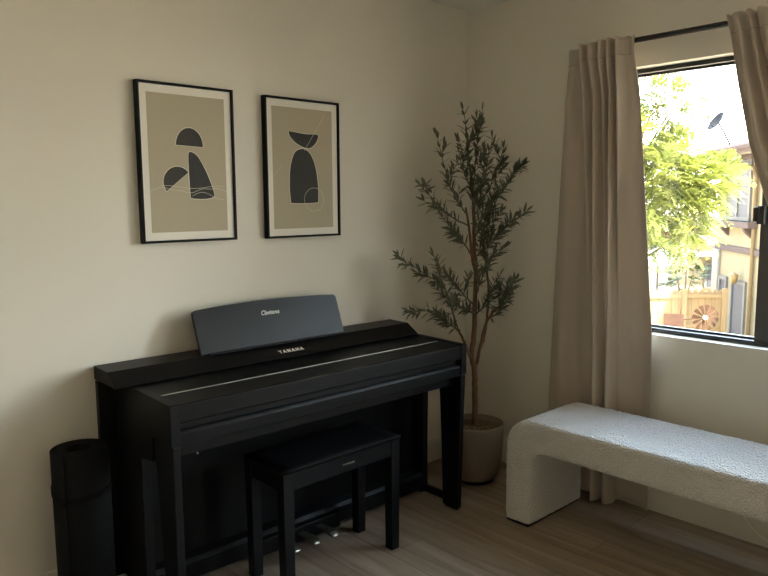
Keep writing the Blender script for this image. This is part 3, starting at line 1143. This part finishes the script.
def hwin(x0, x1, z0, z1, mull=True):
    bm = new()
    t = 0.09
    box(bm, x0 - t, x1 + t, -0.05, 0.0, z0 - t, z0)
    box(bm, x0 - t, x1 + t, -0.05, 0.0, z1, z1 + t)
    box(bm, x0 - t, x0, -0.05, 0.0, z0, z1)
    box(bm, x1, x1 + t, -0.05, 0.0, z0, z1)
    if mull:
        xm = (x0 + x1) / 2
        box(bm, xm - .03, xm + .03, -0.045, 0.0, z0, z1)
        box(bm, xm, x1, -0.04, 0.0, z0 + (z1 - z0) * .35, z0 + (z1 - z0) * .35 + .05)
    f = obj('window_frame', bm, 'house_white', Hs)
    boxo('pane', (x0, x1, -0.02, -0.005, z0, z1), 'house_glass', f)
    return f


hwin(0.58, 2.0, 3.42, 4.68)
hb('window_sill', (0.38, 2.52, -0.22, 0.0, 3.18, 3.32), 'trim_mauve', None, 0.01)
for x in (0.72, 2.15):
    bm = new()
    prism(bm, [(0, 3.18), (-0.18, 3.18), (-0.16, 3.10), (0, 2.95)], 0, x - 0.07, x + 0.07)
    obj('corbel', bm, 'trim_mauve', Hs)
hb('head_trim', (0.46, 2.12, -0.07, 0.0, 4.72, 4.82), 'trim_mauve')
hwin(1.28, 2.0, 0.05, 1.85, False)
hwin(0.42, 0.80, 0.05, 1.85, False)
bm = new()
tube(bm, [(2.45, -0.06, 0.0), (2.45, -0.06, 4.3), (2.40, -0.10, 4.5), (1.2, -0.30, 4.72), (1.15, -0.40, 4.86)], 0.045, 8)
obj('downspout', bm, 'pipe_tan', Hs)
bm = new()
lathe(bm, [(0, 0), (0.06, 0.0), (0.10, 0.2), (0.0, 0.26)], 12)
obj('porch_lamp', bm, 'lamp_amber', Hs, loc=(1.72, -0.16, 1.88))
hb('corner_board', (-0.10, 0.30, -0.08, -0.0, 0, 2.58), 'stucco_pale', None, 0.02)

# ---- satellite dish on the roof edge
D = thing('satellite_dish', 'grey satellite dish on the roof edge of the tan house', 'satellite dish', (14.42, 4.12, 2.58))
bm = new()
rings = []
for i in range(6):
    r_ = 0.22 * i / 5
    rings.append([bm.verts.new((r_ * math.cos(2 * math.pi * k / 24), r_ * 1.15 * math.sin(2 * math.pi * k / 24), 0.07 * (i / 5) ** 2)) for k in range(24)] if i else [bm.verts.new((0, 0, 0))])
for i in range(5):
    for k in range(24):
        k2 = (k + 1) % 24
        if i == 0:
            bm.faces.new((rings[0][0], rings[1][k], rings[1][k2])).smooth = True
        else:
            bm.faces.new((rings[i][k], rings[i + 1][k], rings[i + 1][k2], rings[i][k2])).smooth = True
q = V((-0.71, 0.53, 0.60)).to_track_quat('Z', 'Y').to_matrix().to_4x4()
bmesh.ops.transform(bm, matrix=Matrix.Translation((-0.20, 0.23, 0.64)) @ q, verts=bm.verts)
ob_ = obj('reflector', bm, 'dish_grey', D)
so = ob_.modifiers.new('t', 'SOLIDIFY'); so.thickness = 0.015
bm = new()
tube(bm, [(0, 0, -0.02), (0, 0, 0.12), (-0.06, 0.07, 0.30), (-0.18, 0.21, 0.62)], 0.024, 8)
obj('mast', bm, 'dish_grey', D)
bm = new()
tube(bm, [(-0.16, 0.19, 0.50), (-0.30, 0.32, 0.56), (-0.40, 0.38, 0.74)], 0.013, 6)
box(bm, -0.43, -0.37, 0.35, 0.41, 0.72, 0.79)
obj('feed_arm', bm, 'dish_grey', D)

# ---- single-storey wing further back
Wg = thing('annex', 'low tan garden building with shingled roof behind the wooden fence', 'house', (18.7, 7.27, GZ), math.atan2(-0.89, 0.92))
boxo('wall', (0.2, 2.6, 0.1, 3.5, 0, 2.1), 'stucco', Wg)
boxo('wall', (-1.6, 0.2, 0.1, 3.5, 0, 2.3), 'stucco_pale', Wg)
bm = new()
prism(bm, [(-0.35, 2.42), (1.8, 3.3), (3.9, 2.42), (3.9, 2.3), (-0.35, 2.28)], 0, 0.15, 2.7)
obj('roof', bm, 'shingle', Wg)
bm = new()
prism(bm, [(-1.8, 3.05), (-0.1, 2.85), (0.7, 2.55), (0.7, 2.40), (-0.1, 2.70), (-1.8, 2.90)], 1, -0.3, 3.5)
obj('roof', bm, 'trim_mauve', Wg)
boxo('fascia', (0.15, 2.7, -0.37, -0.33, 2.08, 2.26), 'stucco_pale', Wg)
f = boxo('window_frame', (1.0, 1.72, 0.04, 0.10, 1.05, 1.85), 'house_white', Wg)
boxo('pane', (1.08, 1.64, 0.02, 0.05, 1.12, 1.78), 'house_glass', f)

# ---- wooden fence
F = thing('wooden_fence', 'tan wooden board fence standing in front of the tan house', 'fence', (11.2, 5.72, GZ), math.atan2(-1.21, 1.28))
bm = new()
for k in range(20):
    x = k * 0.15
    h_ = 1.80
    A, B_ = prism(bm, [(x + .004, 0), (x + .146, 0), (x + .146, h_ - .06), (x + .11, h_), (x + .04, h_), (x + .004, h_ - .06)], 1, -0.012, 0.012)
obj('board_panel', bm, 'fence_wood', F)
for z in (0.25, 0.95, 1.62):
    boxo('rail', (0, 3.0, -0.05, -0.012, z, z + 0.09), 'fence_wood', F)
for x in (0.9, 2.0, 2.9):
    boxo('post', (x, x + 0.10, -0.11, -0.05, 0, 1.84), 'fence_wood', F, 0.006)

# ---- metal garden windmill
Sp = thing('garden_windmill', 'rusty metal garden windmill with petal blades in front of the fence', 'windmill', (10.06, 2.74, GZ), math.atan2(-0.685, 0.7287))
hc = 1.66
bm = new()
tube(bm, [(0, 0.05, 0), (0, 0.05, hc - 0.02)], 0.018, 8)
obj('pole', bm, 'rust', Sp)
bm = new()
lathe(bm, [(0, -0.03), (0.035, -0.03), (0.04, 0), (0.035, 0.03), (0, 0.03)], 14)
bmesh.ops.rotate(bm, verts=bm.verts, matrix=Matrix.Rotation(math.pi / 2, 3, 'X'))
obj('hub', bm, 'canvas_white', Sp, loc=(0, -0.02, hc))
for k in range(12):
    bm = new()
    tw = 0.02
    pts_ = [(0.05, -0.006), (0.16, -0.026), (0.235, -0.040), (0.25, 0.0), (0.235, 0.040), (0.16, 0.026), (0.05, 0.006)]
    A, B_ = prism(bm, pts_, 1, -0.004, 0.0)
    for v in A + B_:
        v.co.y += v.co.z * 0.35
    bmesh.ops.rotate(bm, verts=bm.verts, matrix=Matrix.Rotation(2 * math.pi * k / 12 + 0.13, 3, 'Y'))
    obj('blade', bm, 'rust', Sp, loc=(0, -0.02, hc))
bm = new()
tube(bm, [(0, 0.03, hc), (-0.38, 0.03, hc - 0.04)], 0.012, 8)
obj('tail_boom', bm, 'rust', Sp)
bm = new()
prism(bm, [(-0.37, hc - 0.16), (-0.74, hc - 0.18), (-0.75, hc + 0.08), (-0.37, hc + 0.06)], 1, 0.026, 0.034)
obj('tail_vane', bm, 'rust', Sp)

# ---- patio umbrella behind the fence
Um = thing('patio_umbrella', 'white patio umbrella open behind the wooden fence', 'umbrella', (14.35, 5.72, GZ))
bm = new()
n8 = 8
c_ = bm.verts.new((0, 0, 2.62))
rim = [bm.verts.new((0.75 * math.cos(2 * math.pi * k / n8), 0.75 * math.sin(2 * math.pi * k / n8), 2.28)) for k in range(n8)]
low = [bm.verts.new((0.75 * math.cos(2 * math.pi * k / n8), 0.75 * math.sin(2 * math.pi * k / n8), 2.20)) for k in range(n8)]
for k in range(n8):
    bm.faces.new((c_, rim[k], rim[(k + 1) % n8]))
    bm.faces.new((rim[k], low[k], low[(k + 1) % n8], rim[(k + 1) % n8]))
cn = obj('canopy', bm, 'canvas_white', Um)
so = cn.modifiers.new('t', 'SOLIDIFY'); so.thickness = 0.01
bm = new()
tube(bm, [(0, 0, 0), (0, 0, 2.66)], 0.03, 10)
obj('pole', bm, 'house_white', Um)


# ---- trees and shrubs
def frond(bm, base, d, L, npair, lw):
    d = d.normalized()
    side = d.cross(V((0, 0, 1)))
    if side.length < 0.05:
        side = V((1, 0, 0))
    side.normalize()
    nrm = side.cross(d).normalized()
    roll = random.uniform(-0.7, 0.7)
    side = (side * math.cos(roll) + nrm * math.sin(roll)).normalized()
    droop = random.uniform(0.1, 0.45)
    for i in range(npair):
        t = (i + 1) / npair
        p = base + d * (L * t) + V((0, 0, -droop * L * t * t))
        ll = L * 0.42 * (1 - 0.55 * abs(2 * t - 0.8))
        for s in (-1, 1):
            tip = p + (side * s + d * 0.75 + V((0, 0, random.uniform(-0.35, 0.1)))).normalized() * ll
            ww = d * lw
            a = bm.verts.new(p - ww * .4)
            b = bm.verts.new((p + tip) / 2 - ww)
            c = bm.verts.new(tip)
            e2 = bm.verts.new((p + tip) / 2 + ww)
            bm.faces.new((a, b, c, e2))


random.seed(5)
Tr = thing('feathery_tree', 'bright yellow-green feathery tree filling the left of the window view', 'tree', (5.35, 2.15, GZ))
O3 = V((5.35, 2.15, GZ))


def tl(x, y, z):
    return V((x, y, z)) - O3


bm = new()
tpts = [(0, 0, 0), (0.03, -0.02, 1.5), (0.0, 0.02, 2.6), (0.08, -0.06, 3.4), (0.16, -0.16, 4.1)]
tube(bm, catmull(tpts, 5), [0.11 - 0.07 * i / 20 for i in range(21)], 8)
obj('trunk', bm, 'tree_bark', Tr)
limbs = [
    # end point (world), radius of foliage cloud, fronds, material
    (tl(5.75, 1.62, 1.75), 0.42, 150, 'tree_leaf'), (tl(6.10, 1.30, 1.62), 0.40, 90, 'tree_leaf'), (tl(6.32, 1.14, 1.75), 0.24, 44, 'tree_leaf'),
    (tl(5.95, 1.52, 2.02), 0.30, 50, 'tree_leaf'), (tl(5.62, 1.75, 1.40), 0.42, 80, 'tree_leaf'), (tl(6.05, 1.38, 1.25), 0.40, 80, 'tree_leaf'),
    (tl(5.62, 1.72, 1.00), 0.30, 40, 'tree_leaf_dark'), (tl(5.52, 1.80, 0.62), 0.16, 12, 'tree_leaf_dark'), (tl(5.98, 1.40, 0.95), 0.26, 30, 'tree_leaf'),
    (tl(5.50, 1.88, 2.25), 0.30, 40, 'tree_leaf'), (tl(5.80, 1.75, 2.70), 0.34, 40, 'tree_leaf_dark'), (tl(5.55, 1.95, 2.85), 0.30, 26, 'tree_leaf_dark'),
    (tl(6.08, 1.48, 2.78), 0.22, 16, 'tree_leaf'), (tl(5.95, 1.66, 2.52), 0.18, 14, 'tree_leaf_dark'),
]
for endp, rad, nf, mt in limbs:
    nf = int(nf * (2.2 if mt == 'tree_leaf' else 1.8))
    bm = new()
    zs = max(1.6, min(3.6, endp.z - 0.7))
    t_ = min(1, zs / 4.1)
    st_ = V((0.12 * t_, -0.1 * t_, zs))
    tube(bm, catmull([tuple(st_), tuple(st_.lerp(endp, .5) + V((0, 0, .1))), tuple(endp)], 4), [0.03, 0.028, 0.026, 0.023, 0.02, 0.017, 0.014, 0.011, 0.008], 6)
    bo = obj('bough', bm, 'tree_bark', Tr)
    bmL = new()
    for k in range(nf):
        v = V((random.gauss(0, 1), random.gauss(0, 1), random.gauss(0, 1)))
        v.normalize()
        rr = rad * random.random() ** 0.5
        b0 = endp + v * rr * 0.75
        dd = v + V((random.gauss(0, .5), random.gauss(0, .5), random.uniform(-0.2, 0.45)))
        frond(bmL, b0, dd, random.uniform(0.20, 0.34), 10, 0.013)
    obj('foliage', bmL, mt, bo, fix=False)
bm = new()
for (x, y, z) in [(5.72, 1.80, 2.68), (5.78, 1.72, 2.60), (5.84, 1.66, 2.52), (5.75, 1.62, 1.22), (5.98, 1.42, 1.30), (5.70, 1.66, 1.36), (5.82, 1.55, 0.98)]:
    for k in range(5):
        c_ = tl(x, y, z) + V((random.gauss(0, .03), random.gauss(0, .03), random.gauss(0, .04)))
        bmesh.ops.create_icosphere(bm, subdivisions=1, radius=random.uniform(0.010, 0.018), matrix=Matrix.Translation(c_))
obj('blossom', bm, 'blossom', Tr)


def shrub(name, label, loc, h_, r_, nf, seed, L=0.3):
    random.seed(seed)
    T_ = thing(name, label, 'shrub', loc)
    bm = new()
    for k in range(5):
        a_ = k * 1.26
        tube(bm, [(0, 0, 0), (0.2 * r_ * math.cos(a_), 0.2 * r_ * math.sin(a_), h_ * .5), (0.5 * r_ * math.cos(a_), 0.5 * r_ * math.sin(a_), h_ * .85)], [0.03, 0.02, 0.01], 5)
    obj('stem', bm, 'tree_bark', T_)
    bmL = new()
    for k in range(nf):
        v = V((random.gauss(0, 1), random.gauss(0, 1), random.gauss(0, 1))).normalized()
        b0 = V((0, 0, h_ * .62)) + V((v.x * r_ * .8, v.y * r_ * .8, v.z * h_ * .36)) * random.random() ** .4
        frond(bmL, b0, v + V((0, 0, .3)), L * random.uniform(.7, 1.2), 7, 0.03)
    obj('foliage', bmL, 'bush_leaf', T_, fix=False)


shrub('leafy_shrub', 'green leafy shrub behind the fence beside the white umbrella', (16.4, 5.93, GZ), 2.75, 0.7, 150, 3)
shrub('leafy_shrub', 'low green plant in front of the fence beside the garden windmill', (9.5, 2.72, GZ), 1.45, 0.18, 40, 4, 0.16)
shrub('leafy_shrub', 'tall green shrub at the left end of the wooden fence', (15.1, 7.43, GZ), 3.05, 0.85, 170, 6)
